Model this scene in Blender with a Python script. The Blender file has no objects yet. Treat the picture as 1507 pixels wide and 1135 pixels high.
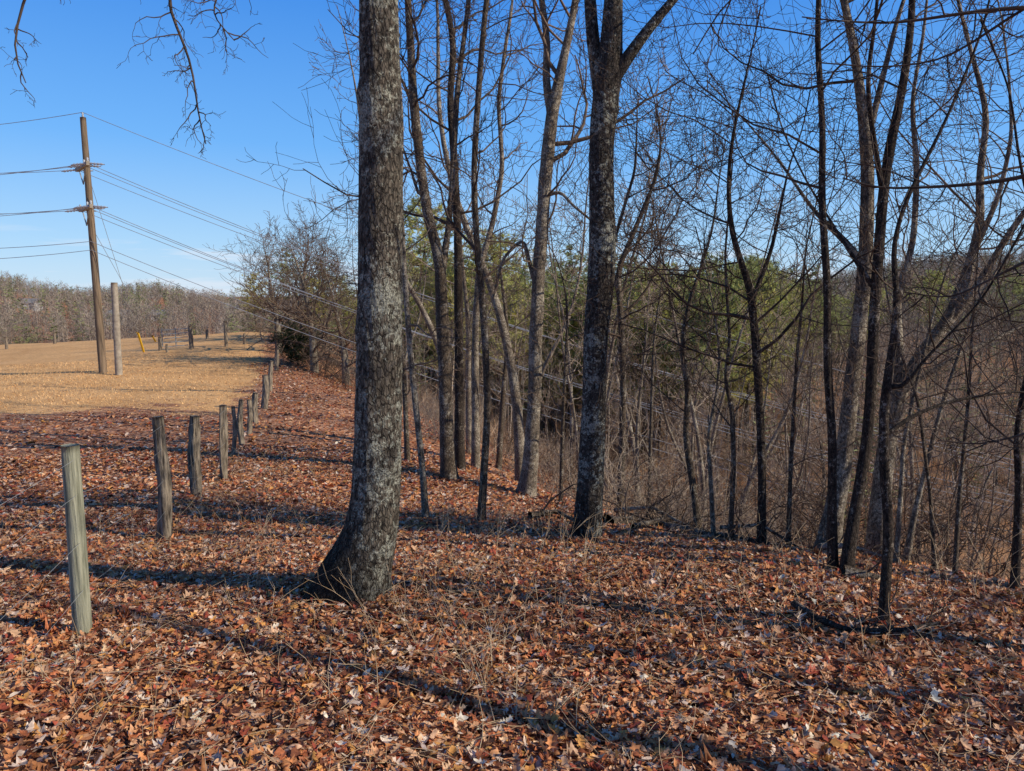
import bpy, math, random
import numpy as np
from mathutils import Vector
C = bpy.context.scene.collection
R = math.radians
F = 1100.0; CX, CY = 753.5, 567.5; PITCH = R(7.1)
rs = np.random.RandomState(7); rng = random.Random(11)

# ---------------- terrain ----------------
EDGE = [(-60,200),(-30,90),(-19,60),(-10.2,34),(-7,28),(-4.4,20.6),(-1.8,13),(-.5,10.6),(.8,8.9),(1.9,7.9),(3.0,7.0),(4.6,5.7),(8.5,2.6),(14,-3),(34,-18),(90,-60)]
def sdist(x, y):
    best = np.full(x.shape, 1e9); sg = np.ones(x.shape)
    for (ax,ay),(bx,by) in zip(EDGE[:-1], EDGE[1:]):
        dx,dy = bx-ax, by-ay; L2 = dx*dx+dy*dy
        t = np.clip(((x-ax)*dx+(y-ay)*dy)/L2, 0, 1)
        d = np.hypot(x-ax-t*dx, y-ay-t*dy)
        c = np.sign(dx*(y-ay)-dy*(x-ax))
        m = d < best
        best = np.where(m, d, best); sg = np.where(m, c, sg)
    return best*sg
_n = np.random.RandomState(3)
WV = [(_n.uniform(0,6.28), _n.uniform(.6,1.6), _n.uniform(0,6.28)) for _ in range(24)]
def nz(x, y, s, k=0):
    o = 0
    for a,f,p in WV[k:k+6]:
        o = o + np.sin((x*math.cos(a)+y*math.sin(a))*f*6.28/s + p + .8*np.sin((y*math.cos(a)-x*math.sin(a))*f*4/s+p*2))
    return o/3.2
def sinterp(v, xs, ys, w):
    o = 0
    for k in (-1,-.5,0,.5,1): o = o + np.interp(v+k*w, xs, ys)
    return o/5
def height(x, y):
    x = np.asarray(x, float); y = np.asarray(y, float)
    P = sinterp(y, [-60,-10,0,2,4.5,6.6,10,20,32,60,75,100,140,250,600], [0,-1.2,-1.62,-1.78,-2.0,-2.25,-2.68,-3.12,-3.4,-2.95,-3.9,-8,-15,-18,-22], 1.0)
    P = P - .055*np.maximum(0, -(x+18))*np.clip(y/50,0,1)
    P = P - .035*np.clip(x-2,0,8)
    s = sdist(x, y)
    P = P - .50*.95*np.logaddexp(0, (s-.75)/.95)
    r = np.hypot(x, y); az = np.degrees(np.arctan2(x, y))
    pk = sinterp(az, [-40,-34,-30,-25,-21,0,13,18,22,26,30,45], [0,-1,-7,-3,-8.5,-9,-2,-6.5,-1,4,5.5,6], 1.0)
    V = sinterp(r, [0,30,50,62,80,120,200,3000], [-12.0,-11.8,-11.0,-10.0,-9.2,-10.0,-10,-10], 4)
    V = V + (pk+10)*np.exp(-((r-340)/110.)**2) + 1.6*nz(x,y,220,2)*np.clip((r-150)/100,0,1)
    V = V + 1.2*nz(x,y,38,6)*np.clip((r-14)/30,0,1) + 3.5*np.clip((az-16)/16,0,1)*np.clip((r-45)/60,0,1)
    k = 1.2
    h = k*np.logaddexp(P/k, V/k)
    return h + .025*nz(x,y,2.3,0)*np.exp(-r/60) + .05*nz(x,y,6,12)
def H(x, y): return float(height(np.array([x]), np.array([y]))[0])
def ray(px, py):
    u = (px-CX)/F; v = (CY-py)/F
    return Vector((u, math.cos(PITCH)+v*math.sin(PITCH), -math.sin(PITCH)+v*math.cos(PITCH)))
TT = np.geomspace(1.2, 500, 3000)
def hit(px, py, ymax=None):
    for k in range(0, 90, 3):
        d = ray(px, py+k); x = TT*d.x; y = TT*d.y; z = TT*d.z
        hh = height(x, y); i = np.argmax(z < hh)
        if ymax is None or y[i] < ymax: break
    return Vector((x[i], y[i], hh[i]))
def atY(px, py, Y):
    d = ray(px, py); return d*(Y/d.y)
def fence_x(y): return np.interp(y, [0,4.4,6.6,10,20,32,60], [-1.3,-2.6,-3.2,-4.2,-7.0,-10.2,-19])
def field_mask(x, y):
    m = np.clip((y-17.6-1.2*nz(x,y,6,3)-.8*nz(x,y,1.3,9))/4.0, 0, 1)
    m = m*np.clip((fence_x(y)-.1-x+.3*nz(x,y,2,5))/1.1, 0, 1)
    return m*np.clip((110-y)/15,0,1)

# ---------------- mesh helpers ----------------
def tag(o, label=None, cat=None, group=None, kind=None):
    if label: o['label'] = label
    if cat: o['category'] = cat
    if group: o['group'] = group
    if kind: o['kind'] = kind
    return o
def empty(name, loc, rz=0):
    o = bpy.data.objects.new(name, None); C.objects.link(o); o.location = loc; o.rotation_euler = (0,0,rz); o.empty_display_size=.1
    return o
def mk(name, V, faces, mat, parent=None, col=None, smooth=True, attrs=None):
    V = np.asarray(V, np.float32).reshape(-1,3)
    me = bpy.data.meshes.new(name)
    me.vertices.add(len(V)); me.vertices.foreach_set('co', V.ravel())
    idx = np.concatenate([np.asarray(f, np.int32).ravel() for f in faces])
    tot = np.concatenate([np.full(len(f), np.asarray(f).shape[1], np.int32) for f in faces])
    st = np.concatenate([[0], np.cumsum(tot)[:-1]]).astype(np.int32)
    me.loops.add(len(idx)); me.loops.foreach_set('vertex_index', idx)
    me.polygons.add(len(tot)); me.polygons.foreach_set('loop_start', st)
    me.polygons.foreach_set('use_smooth', np.full(len(tot), smooth, bool))
    me.update(calc_edges=True)
    if col is not None:
        a = me.color_attributes.new('Col', 'FLOAT_COLOR', 'POINT')
        c = np.ones((len(V),4), np.float32); c[:,:3] = col; a.data.foreach_set('color', c.ravel())
    if attrs:
        for k,v in attrs.items():
            a = me.attributes.new(k, 'FLOAT', 'POINT'); a.data.foreach_set('value', np.asarray(v,np.float32))
    me.materials.append(mat)
    o = bpy.data.objects.new(name, me); C.objects.link(o)
    if parent: o.parent = parent
    return o
class Tubes:
    def __init__(s): s.b = {}
    def add(s, pts, rad, sides): s.b.setdefault((len(pts), sides), []).append((pts, rad))
    def arrays(s, off):
        VV, FF, n0 = [], [], 0
        for (n, k), L in s.b.items():
            P = np.array([[tuple(p) for p in a] for a,_ in L], float) - np.array(off)
            Rd = np.array([r for _,r in L], float)
            T = np.empty_like(P); T[:,1:-1] = P[:,2:]-P[:,:-2]; T[:,0] = P[:,1]-P[:,0]; T[:,-1] = P[:,-1]-P[:,-2]
            T /= np.linalg.norm(T, axis=2, keepdims=True)+1e-9
            tot = P[:,-1]-P[:,0]; ref = np.zeros_like(tot)
            ref[np.arange(len(tot)), np.argmin(np.abs(tot), axis=1)] = 1
            U = np.cross(T, ref[:,None,:]); U /= np.linalg.norm(U, axis=2, keepdims=True)+1e-9
            W = np.cross(T, U)
            a = np.arange(k)*2*np.pi/k
            V = P[:,:,None,:] + Rd[:,:,None,None]*(np.cos(a)[None,None,:,None]*U[:,:,None,:] + np.sin(a)[None,None,:,None]*W[:,:,None,:])
            B = len(L); VV.append(V.reshape(-1,3))
            bi = np.arange(B)[:,None,None]*n*k; ri = np.arange(n-1)[None,:,None]*k; ki = np.arange(k)[None,None,:]; kj = (ki+1)%k
            f = np.stack([bi+ri+ki, bi+ri+kj, bi+ri+k+kj, bi+ri+k+ki], -1).reshape(-1,4)
            FF.append(f[:, ::-1]+n0); n0 += B*n*k
        return VV, FF
    def build(s, name, mat, parent=None, off=(0,0,0)):
        V, Fc = s.arrays(off)
        return mk(name, np.concatenate(V), Fc, mat, parent)
def resample(pts, rad, n):
    P = np.array([tuple(p) for p in pts]); d = np.concatenate([[0], np.cumsum(np.linalg.norm(np.diff(P,axis=0),axis=1))])
    t = np.linspace(0, d[-1], n)
    Q = np.stack([np.interp(t, d, P[:,i]) for i in range(3)], 1); r = np.interp(t, d, rad)
    for _ in range(max(1,n//10)): Q[1:-1] = .25*Q[:-2]+.5*Q[1:-1]+.25*Q[2:]
    return Q, r
def rough_tube(name, pts, rad, sides, n, mat, parent, off, amp=.03, flare=0, fz=.3, lobes=3, cap=False, seed=0, groove=1.0, bumps=()):
    Q, r = resample(pts, rad, n); off = np.array(off)
    a = np.arange(sides)*2*np.pi/sides
    T = np.gradient(Q, axis=0); T /= np.linalg.norm(T,axis=1,keepdims=True)
    ref = np.array([0,1.,0]) if abs(T[:,1]).mean() < .7 else np.array([0,0,1.])
    U = np.cross(T, ref); U /= np.linalg.norm(U,axis=1,keepdims=True); W = np.cross(T,U)
    s = np.concatenate([[0], np.cumsum(np.linalg.norm(np.diff(Q,axis=0),axis=1))])
    S, A = np.meshgrid(s, a, indexing='ij')
    g = np.random.RandomState(seed)
    m = np.ones_like(S)
    for q in range(7):
        k = g.randint(1,5); f = g.uniform(1.2,6); m += amp*.5*np.sin(k*A+f*S+g.uniform(0,6.3))*g.uniform(.4,1)
    for q in range(10):
        k = g.randint(7,max(9,sides//3)); f = g.uniform(4,24); m += amp*.22*groove*np.sin(k*A+f*S+g.uniform(0,6.3)+1.5*np.sin(S*g.uniform(2,6)))
    m += flare*np.exp(-S/fz)*(.55+.45*np.cos(lobes*A+seed))
    for (bs, ba, br, bw) in bumps:
        da = np.angle(np.exp(1j*(A-ba))); m += br*np.exp(-((S-bs)/bw)**2-(da/.6)**2)
    V = Q[:,None,:] + (r[:,None]*m)[...,None]*(np.cos(a)[None,:,None]*U[:,None,:]+np.sin(a)[None,:,None]*W[:,None,:]) - off
    ri = np.arange(n-1)[:,None]*sides; ki = np.arange(sides)[None,:]; kj = (ki+1)%sides
    f = np.stack([ri+ki, ri+sides+ki, ri+sides+kj, ri+kj], -1).reshape(-1,4)
    V = V.reshape(-1,3); faces = [f]
    if cap:
        top = (n-1)*sides; V = np.vstack([V, V[top:].mean(0)+np.array([0,0,.004])])
        faces.append(np.stack([top+np.arange(sides), np.full(sides,len(V)-1), top+(np.arange(sides)+1)%sides], 1)[:, ::-1])
    return mk(name, V, faces, mat, parent)

# ---------------- materials ----------------
def newmat(name):
    m = bpy.data.materials.new(name); m.use_nodes = True; nt = m.node_tree
    b = nt.nodes['Principled BSDF']; b.inputs['Roughness'].default_value = .85
    b.inputs['Specular IOR Level'].default_value = .2
    return m, nt, b
def N(nt, t, **kw):
    n = nt.nodes.new(t)
    for k,v in kw.items():
        if k in n.inputs: n.inputs[k].default_value = v
        else: setattr(n, k, v)
    return n
def ramp(nt, fac, stops, interp='LINEAR'):
    n = nt.nodes.new('ShaderNodeValToRGB'); e = n.color_ramp.elements; n.color_ramp.interpolation = interp
    while len(e) < len(stops): e.new(.5)
    for i,(p,c) in enumerate(stops):
        e[i].position = p; e[i].color = (*c,1) if len(c)==3 else c
    nt.links.new(fac, n.inputs[0]); return n.outputs[0]
def mix(nt, f, a, b, mode='MIX'):
    n = nt.nodes.new('ShaderNodeMix'); n.data_type = 'RGBA'; n.blend_type = mode
    for s,v in ((n.inputs[0],f),(n.inputs[6],a),(n.inputs[7],b)):
        if isinstance(v, bpy.types.NodeSocket): nt.links.new(v, s)
        else: s.default_value = v if isinstance(v,(int,float)) else (*v,1)
    return n.outputs[2]
def mth(nt, op, a, b):
    n = N(nt,'ShaderNodeMath', operation=op)
    for s,v in ((n.inputs[0],a),(n.inputs[1],b)):
        if isinstance(v, bpy.types.NodeSocket): nt.links.new(v, s)
        else: s.default_value = v
    return n.outputs[0]
def coords(nt, scale=(1,1,1)):
    t = nt.nodes.new('ShaderNodeTexCoord'); m = nt.nodes.new('ShaderNodeMapping'); m.inputs['Scale'].default_value = scale
    nt.links.new(t.outputs['Object'], m.inputs[0]); return m.outputs[0]
def bark(name, dark, mid, lichen, amt, sc=1.0, bump=.6, base_dark=.0):
    m, nt, b = newmat(name)
    c1 = coords(nt, (1,1,.38)); c2 = coords(nt, (1,1,1))
    n1 = N(nt,'ShaderNodeTexNoise', Scale=42*sc, Detail=9.0, Roughness=.74); nt.links.new(c1, n1.inputs[0])
    vo = N(nt,'ShaderNodeTexVoronoi', Scale=52*sc); vo.feature='DISTANCE_TO_EDGE'; nt.links.new(c1, vo.inputs['Vector'])
    base = ramp(nt, n1.outputs[0], [(.4,dark),(.6,mid)])
    crack = ramp(nt, vo.outputs['Distance'], [(0,(.3,.3,.3)),(.14,(1,1,1))])
    base = mix(nt, .85, base, crack, 'MULTIPLY')
    n2 = N(nt,'ShaderNodeTexNoise', Scale=24*sc, Detail=9.0, Roughness=.8); nt.links.new(c2, n2.inputs[0])
    n4 = N(nt,'ShaderNodeTexNoise', Scale=3.2*sc, Detail=3.0); nt.links.new(c2, n4.inputs[0])
    ad = mth(nt,'ADD', mth(nt,'MULTIPLY',n2.outputs[0],1.35), mth(nt,'MULTIPLY',n4.outputs[0],.65))
    mr = N(nt,'ShaderNodeMapRange'); nt.links.new(ad, mr.inputs[0])
    th = 1.0+(.5-amt)*.5
    mr.inputs[1].default_value = th; mr.inputs[2].default_value = th+.05
    n3 = N(nt,'ShaderNodeTexNoise', Scale=100*sc, Detail=4.0); nt.links.new(c2, n3.inputs[0])
    lc = mix(nt, ramp(nt,n3.outputs[0],[(.4,(0,0,0)),(.6,(1,1,1))]), tuple(v*.5 for v in lichen), tuple(min(1,v*1.25) for v in lichen))
    fac = mth(nt,'MULTIPLY', mr.outputs[0], ramp(nt, n1.outputs[0], [(.38,(.1,.1,.1)),(.46,(1,1,1))]))
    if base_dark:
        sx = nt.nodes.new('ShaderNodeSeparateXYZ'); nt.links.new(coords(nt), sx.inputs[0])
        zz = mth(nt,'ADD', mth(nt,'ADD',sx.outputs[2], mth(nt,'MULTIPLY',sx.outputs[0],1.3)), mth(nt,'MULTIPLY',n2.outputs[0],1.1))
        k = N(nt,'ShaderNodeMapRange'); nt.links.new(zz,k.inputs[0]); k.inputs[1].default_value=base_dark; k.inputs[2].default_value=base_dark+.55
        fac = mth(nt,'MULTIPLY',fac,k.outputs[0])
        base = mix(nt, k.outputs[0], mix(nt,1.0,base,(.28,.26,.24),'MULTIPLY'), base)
    nt.links.new(mix(nt, fac, base, lc), b.inputs['Base Color'])
    bp = N(nt,'ShaderNodeBump', Strength=bump, Distance=.03); nt.links.new(n1.outputs[0], bp.inputs['Height'])
    bq = N(nt,'ShaderNodeBump', Strength=bump*.8, Distance=.02); nt.links.new(crack, bq.inputs['Height']); nt.links.new(bp.outputs[0], bq.inputs['Normal']); nt.links.new(bq.outputs[0], b.inputs['Normal'])
    b.inputs['Roughness'].default_value = .92
    return m
M = {}
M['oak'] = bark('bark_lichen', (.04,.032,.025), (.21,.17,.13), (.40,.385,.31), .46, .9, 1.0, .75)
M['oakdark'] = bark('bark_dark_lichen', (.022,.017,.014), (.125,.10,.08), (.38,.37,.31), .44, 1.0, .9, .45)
M['grey'] = bark('bark_grey', (.065,.05,.038), (.27,.21,.155), (.41,.35,.27), .46, 1.3, .5)
M['brown'] = bark('bark_brown', (.03,.022,.016), (.16,.115,.08), (.30,.26,.21), .38, 1.4, .5)
M['black'] = bark('bark_black', (.014,.010,.008), (.08,.057,.042), (.24,.20,.16), .3, 1.4, .5)
def plain(name, a, bcol, sc=8, rough=.85, stretch=(1,1,1), bump=0):
    m, nt, b = newmat(name); n = N(nt,'ShaderNodeTexNoise', Scale=float(sc), Detail=5.0, Roughness=.65); nt.links.new(coords(nt, stretch), n.inputs[0])
    nt.links.new(ramp(nt, n.outputs[0], [(.35,a),(.65,bcol)]), b.inputs['Base Color']); b.inputs['Roughness'].default_value = rough
    if bump:
        bp = N(nt,'ShaderNodeBump', Strength=bump, Distance=.02); nt.links.new(n.outputs[0], bp.inputs['Height']); nt.links.new(bp.outputs[0], b.inputs['Normal'])
    return m
M['twig'] = plain('twig_bark', (.07,.048,.034), (.22,.15,.105), 5)
M['twigdark'] = plain('twig_dark', (.03,.021,.015), (.11,.073,.053), 5)
M['twigpale'] = plain('twig_pale', (.20,.15,.11), (.42,.32,.235), 4)
M['post'] = plain('weathered_post', (.045,.034,.026), (.35,.28,.205), 16, .9, (3,3,.3), .9)
M['postgreen'] = plain('green_grey_post', (.13,.13,.09), (.36,.345,.25), 12, .9, (4,4,.25), .7)
M['pole'] = plain('pole_wood', (.09,.065,.042), (.27,.19,.125), 7, .85, (3,3,.12), .4)
M['arm'] = plain('crossarm_wood', (.22,.18,.14), (.38,.32,.25), 6)
M['metal'] = plain('grey_metal', (.2,.2,.2), (.35,.35,.34), 9, .5)
M['wire'] = plain('wire_metal', (.22,.22,.23), (.38,.38,.39), 3, .4)
M['ins'] = plain('insulator_grey', (.35,.36,.38), (.5,.5,.52), 20, .35)
M['yellow'] = plain('yellow_plastic', (.7,.42,.02), (.8,.5,.03), 9, .5)
M['white'] = plain('white_siding', (.5,.5,.48), (.65,.64,.62), 3, .7)
M['roof'] = plain('grey_roof', (.16,.15,.15), (.28,.27,.26), 4, .8)
M['glass'] = plain('dark_pane', (.02,.025,.03), (.05,.06,.07), 2, .2)
M['road'] = plain('dirt_road', (.38,.22,.14), (.56,.36,.25), 1.5, .95, (1,1,1), .3)
def attrmat(name, trans=0., rough=.7, sc=40, var=.35):
    m, nt, b = newmat(name); a = nt.nodes.new('ShaderNodeAttribute'); a.attribute_name = 'Col'
    n = N(nt,'ShaderNodeTexNoise', Scale=float(sc), Detail=3.0); nt.links.new(coords(nt), n.inputs[0])
    g = ramp(nt, n.outputs[0], [(.3,(1-var,)*3),(.7,(1+var*.4,)*3)])
    c = mix(nt, 1.0, a.outputs['Color'], g, 'MULTIPLY'); nt.links.new(c, b.inputs['Base Color']); b.inputs['Roughness'].default_value = rough
    if trans:
        t = nt.nodes.new('ShaderNodeBsdfTranslucent'); nt.links.new(c, t.inputs[0]); ms = nt.nodes.new('ShaderNodeMixShader'); ms.inputs[0].default_value = trans
        nt.links.new(b.outputs[0], ms.inputs[1]); nt.links.new(t.outputs[0], ms.inputs[2]); nt.links.new(ms.outputs[0], nt.nodes['Material Output'].inputs[0])
    return m
M['leaf'] = attrmat('dead_leaf', .14, .55, 60, .45)
M['needle'] = attrmat('pine_needles', .35, .7, 2)
M['blade'] = attrmat('dry_grass', .2, .8, 3)
M['farwood'] = attrmat('far_wood', .15, .9, .08, .3)
M['brush'] = attrmat('brush_stems', .1, .9, 1, .3)

m, nt, b = newmat('ground'); M['ground'] = m; b.inputs['Roughness'].default_value = .95
co = coords(nt)
vor = N(nt,'ShaderNodeTexVoronoi', Scale=19.0)
wn = N(nt,'ShaderNodeTexNoise', Scale=20.0, Detail=2.0); nt.links.new(co, wn.inputs[0])
wv = N(nt,'ShaderNodeVectorMath', operation='MULTIPLY_ADD'); nt.links.new(wn.outputs['Color'], wv.inputs[0]); wv.inputs[1].default_value=(.06,.06,.06); nt.links.new(co, wv.inputs[2])
nt.links.new(wv.outputs[0], vor.inputs['Vector'])
sep = nt.nodes.new('ShaderNodeSeparateColor'); nt.links.new(vor.outputs['Color'], sep.inputs[0])
leafc = ramp(nt, sep.outputs[0], [(0,(.06,.024,.010)),(.25,(.20,.07,.03)),(.5,(.48,.19,.075)),(.75,(.60,.29,.14)),(1,(.70,.45,.28))])
big = N(nt,'ShaderNodeTexNoise', Scale=.35, Detail=5.0, Roughness=.6); nt.links.new(co, big.inputs[0])
leafc = mix(nt, 1.0, leafc, ramp(nt, big.outputs[0], [(.3,(.7,.68,.66)),(.65,(1.05,1,1))]), 'MULTIPLY')
gn = N(nt,'ShaderNodeTexNoise', Scale=6.0, Detail=8.0, Roughness=.75); nt.links.new(co, gn.inputs[0])
fieldc = ramp(nt, gn.outputs[0], [(.3,(.46,.25,.10)),(.55,(.80,.47,.20)),(.75,(.88,.56,.27))])
fieldc = mix(nt, 1.0, fieldc, ramp(nt, big.outputs[0], [(.3,(.80,.71,.60)),(.65,(1.03,1.0,.96))]), 'MULTIPLY')
slopec = mix(nt, ramp(nt, big.outputs[0], [(.4,(0,0,0)),(.6,(1,1,1))]), (.46,.23,.11), (.64,.38,.20))
slopec = mix(nt, .35, slopec, leafc)
slopec = mix(nt, ramp(nt, gn.outputs[0], [(.35,(0,0,0)),(.7,(1,1,1))]), mix(nt, 1.0, slopec, (.6,.57,.5), 'MULTIPLY'), slopec)
a1 = nt.nodes.new('ShaderNodeAttribute'); a1.attribute_name='field'; a2 = nt.nodes.new('ShaderNodeAttribute'); a2.attribute_name='slope'
cc = mix(nt, a2.outputs['Fac'], leafc, slopec)
thr = mth(nt,'ADD', a1.outputs['Fac'], mth(nt,'MULTIPLY', mth(nt,'SUBTRACT',gn.outputs[0],.5), 2.0))
fm = ramp(nt, thr, [(.4,(0,0,0)),(.6,(1,1,1))])
nt.links.new(mix(nt, fm, cc, fieldc), b.inputs['Base Color'])
bp = N(nt,'ShaderNodeBump', Strength=.7, Distance=.04); nt.links.new(sep.outputs[1], bp.inputs['Height'])
bp2 = N(nt,'ShaderNodeBump', Strength=.5, Distance=.05); nt.links.new(gn.outputs[0], bp2.inputs['Height']); nt.links.new(bp.outputs[0], bp2.inputs['Normal']); nt.links.new(bp2.outputs[0], b.inputs['Normal'])

# ---------------- ground sheet ----------------
NA, NR = 720, 280
rr = np.geomspace(.4, 1600, NR); aa = np.linspace(0, 2*np.pi, NA, endpoint=False)
RR, AA = np.meshgrid(rr, aa, indexing='ij'); X = RR*np.sin(AA); Y = RR*np.cos(AA)
X = X.ravel(); Y = Y.ravel(); Z = height(X, Y)
V = np.stack([X,Y,Z],1); V = np.vstack([V, [0,0,H(0,0)]])
ri = np.arange(NR-1)[:,None]*NA; ki = np.arange(NA)[None,:]; kj=(ki+1)%NA
f4 = np.stack([ri+ki, ri+kj, ri+NA+kj, ri+NA+ki],-1).reshape(-1,4)[:, ::-1]
f3 = np.stack([np.full(NA,len(V)-1), (np.arange(NA)+1)%NA, np.arange(NA)],1)
fmk = np.append(field_mask(X,Y),0); sl = np.append(np.clip((sdist(X,Y)-2.5)/4,0,1)*np.clip((X+9)/4,0,1),0)
g = mk('ground', V, [f4, f3], M['ground'], attrs={'field':fmk,'slope':sl}); tag(g, 'ridge top ground falling away into a valley', 'ground', kind='structure')
rp = [(0,58),(3.2,50),(5.2,43),(6.2,38),(6.6,34)]
Q,_ = resample([(a,b_,0) for a,b_ in rp],[1]*len(rp),90)
T = np.gradient(Q,axis=0); T/=np.linalg.norm(T,axis=1,keepdims=True); Pn = np.stack([T[:,1],-T[:,0]],1)
off = np.linspace(-1.3,1.3,9); wj = 1+.12*np.sin(np.arange(90)*.7)
XX = Q[:,0,None]+Pn[:,0,None]*off*wj[:,None]; YY = Q[:,1,None]+Pn[:,1,None]*off*wj[:,None]
ZZ = height(XX,YY)+.09
ri=np.arange(89)[:,None]*9; ki=np.arange(8)[None,:]
o = mk('road', np.stack([XX,YY,ZZ],-1).reshape(-1,3), [np.stack([ri+ki,ri+ki+1,ri+10+ki,ri+9+ki],-1).reshape(-1,4)], M['road']); tag(o,'pinkish dirt road in the valley below the ridge','road',kind='structure')

# ---------------- leaves ----------------
def leaves(name, x, y, L, stations, seed, lift, label):
    g = np.random.RandomState(seed); n = len(x)
    Xs, Ws = np.array(stations[0]), np.array(stations[1]); S = len(Xs)
    wj = g.uniform(.6,1.4,(n,S)); wd = g.uniform(.6,1.2,(n,1))
    side = np.array([-1,0,1.])
    lx = Xs[None,:,None]*np.ones((n,1,3)) ; ly = (Ws[None,:]*wj*wd)[:,:,None]*side[None,None,:]
    lx = lx + np.abs(side)[None,None,:]*(.05*g.uniform(-1,1,(n,S))[:,:,None])
    c1 = g.uniform(-1.0,2.6,(n,1,1)); c2 = g.uniform(-.5,1.2,(n,1,1)); tw = g.uniform(-.9,.9,(n,1,1))
    bend = g.uniform(-.5,.5,(n,1,1))
    lz = c1*ly**2*2 + c2*(lx-.5)**2 + tw*(lx-.5)*ly
    ly = ly + bend*(lx-.5)**2*.6
    lx = lx-.5
    P = np.stack([lx,ly,lz],-1)*L[:,None,None,None]
    yaw = g.uniform(0,2*np.pi,n); pit = g.normal(0,.24,n); rol = g.normal(0,.30,n)+ (g.rand(n)<.45)*np.pi
    cy,sy,cp,sp,cr,sr = np.cos(yaw),np.sin(yaw),np.cos(pit),np.sin(pit),np.cos(rol),np.sin(rol)
    Rm = np.empty((n,3,3))
    Rm[:,0]=np.stack([cy*cp, cy*sp*sr-sy*cr, cy*sp*cr+sy*sr],1)
    Rm[:,1]=np.stack([sy*cp, sy*sp*sr+cy*cr, sy*sp*cr-cy*sr],1)
    Rm[:,2]=np.stack([-sp, cp*sr, cp*cr],1)
    P = np.einsum('nij,nskj->nski', Rm, P)
    z = height(x,y)+lift+g.uniform(0,.03,n)
    P += np.stack([x,y,z],1)[:,None,None,:]
    pal = np.array([(.64,.26,.10),(.76,.45,.26),(.50,.16,.065),(.20,.07,.035),(.82,.61,.47),(.68,.32,.09),(.44,.10,.055),(.72,.36,.18),(.09,.04,.022)])
    pr = np.array([.18,.16,.16,.13,.09,.07,.05,.10,.06])
    c = pal[g.choice(len(pal), n, p=pr)]*g.uniform(.75,1.25,(n,1))
    big = .5+.5*nz(x,y,3.0,15); fine = .5+.5*nz(x,y,.9,8); c = c*(.78+.2*np.clip(big,0,1)+.16*np.clip(fine,0,1))[:,None]
    col = np.repeat(np.clip(c,0,.85), S*3, axis=0)
    b0 = np.arange(n)[:,None,None]*S*3; s0 = np.arange(S-1)[None,:,None]*3; k0 = np.arange(2)[None,None,:]
    f = np.stack([b0+s0+k0, b0+s0+k0+1, b0+s0+k0+4, b0+s0+k0+3],-1).reshape(-1,4)
    o = mk(name, P.reshape(-1,3), [f], M['leaf'], col=col, smooth=True); tag(o, label, 'leaves', kind='stuff'); return o
def scatter(n, r0, r1, azm=43, seed=0, cond=None):
    g = np.random.RandomState(seed); r = np.sqrt(g.uniform(r0*r0, r1*r1, n)); a = np.radians(g.uniform(-azm,azm,n))
    x = r*np.sin(a); y = r*np.cos(a)
    if cond is not None:
        k = cond(x,y); x=x[k]; y=y[k]
    return x,y
notfield = lambda x,y: (field_mask(x,y) < np.random.RandomState(5).rand(len(x))**1.6*.98+.02) & (sdist(x,y) < 8)
lob = ([0,.08,.22,.32,.44,.54,.68,.78,.9,1.0],[.012,.02,.17,.08,.26,.12,.29,.15,.18,.02])
oval = ([0,.12,.35,.6,.85,1.0],[.012,.05,.17,.2,.12,.01])
simp = ([0,.3,.7,1.0],[.03,.2,.23,.03])
x,y = scatter(23000,1.3,5.4,seed=1); leaves('leaf_litter', x, y, .03+.065*rs.rand(len(x))**1.4, lob, 21, .006, 'lobed rust and tan fallen oak leaves covering the foreground')
x,y = scatter(32000,1.3,6.5,seed=2); leaves('leaf_litter', x, y, rs.uniform(.022,.062,len(x)), oval, 22, .008, 'oval brown fallen leaves mixed over the foreground')
x,y = scatter(50000,5,9.8,seed=3,cond=notfield); leaves('leaf_litter', x, y, rs.uniform(.035,.085,len(x)), lob, 23, .007, 'fallen leaves around the bases of the two big trunks')
x,y = scatter(50000,9,15,seed=4,cond=notfield); leaves('leaf_litter', x, y, rs.uniform(.045,.098,len(x)), simp, 24, .008, 'fallen leaves on the ridge further back by the fence')
x,y = scatter(56000,14,38,seed=5,cond=notfield); leaves('leaf_litter', x, y, rs.uniform(.07,.13,len(x)), simp, 25, .01, 'fallen leaves between the far fence posts and the field')
x,y = scatter(90000,13,44,azm=42,seed=8,cond=lambda x,y: (field_mask(x,y)>np.random.RandomState(6).rand(len(x))))
n=len(x); g=np.random.RandomState(4); z=height(x,y); hh=g.uniform(.02,.07,n); a=g.uniform(0,6.28,n); w=g.uniform(.008,.025,n)
b0=np.stack([x-np.cos(a)*w,y-np.sin(a)*w,z-.01],1); b1=np.stack([x+np.cos(a)*w,y+np.sin(a)*w,z-.01],1); b2=np.stack([x+g.normal(0,.04,n),y+g.normal(0,.04,n),z+hh],1)
cl=np.array([(.84,.52,.24)])*g.uniform(.72,1.08,(n,1))
o=mk('field_grass', np.stack([b0,b1,b2],1).reshape(-1,3), [np.arange(n*3).reshape(-1,3)], M['blade'], col=np.repeat(cl,3,axis=0), smooth=False); tag(o,'short dry straw coloured pasture grass','grass',kind='stuff')

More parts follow.
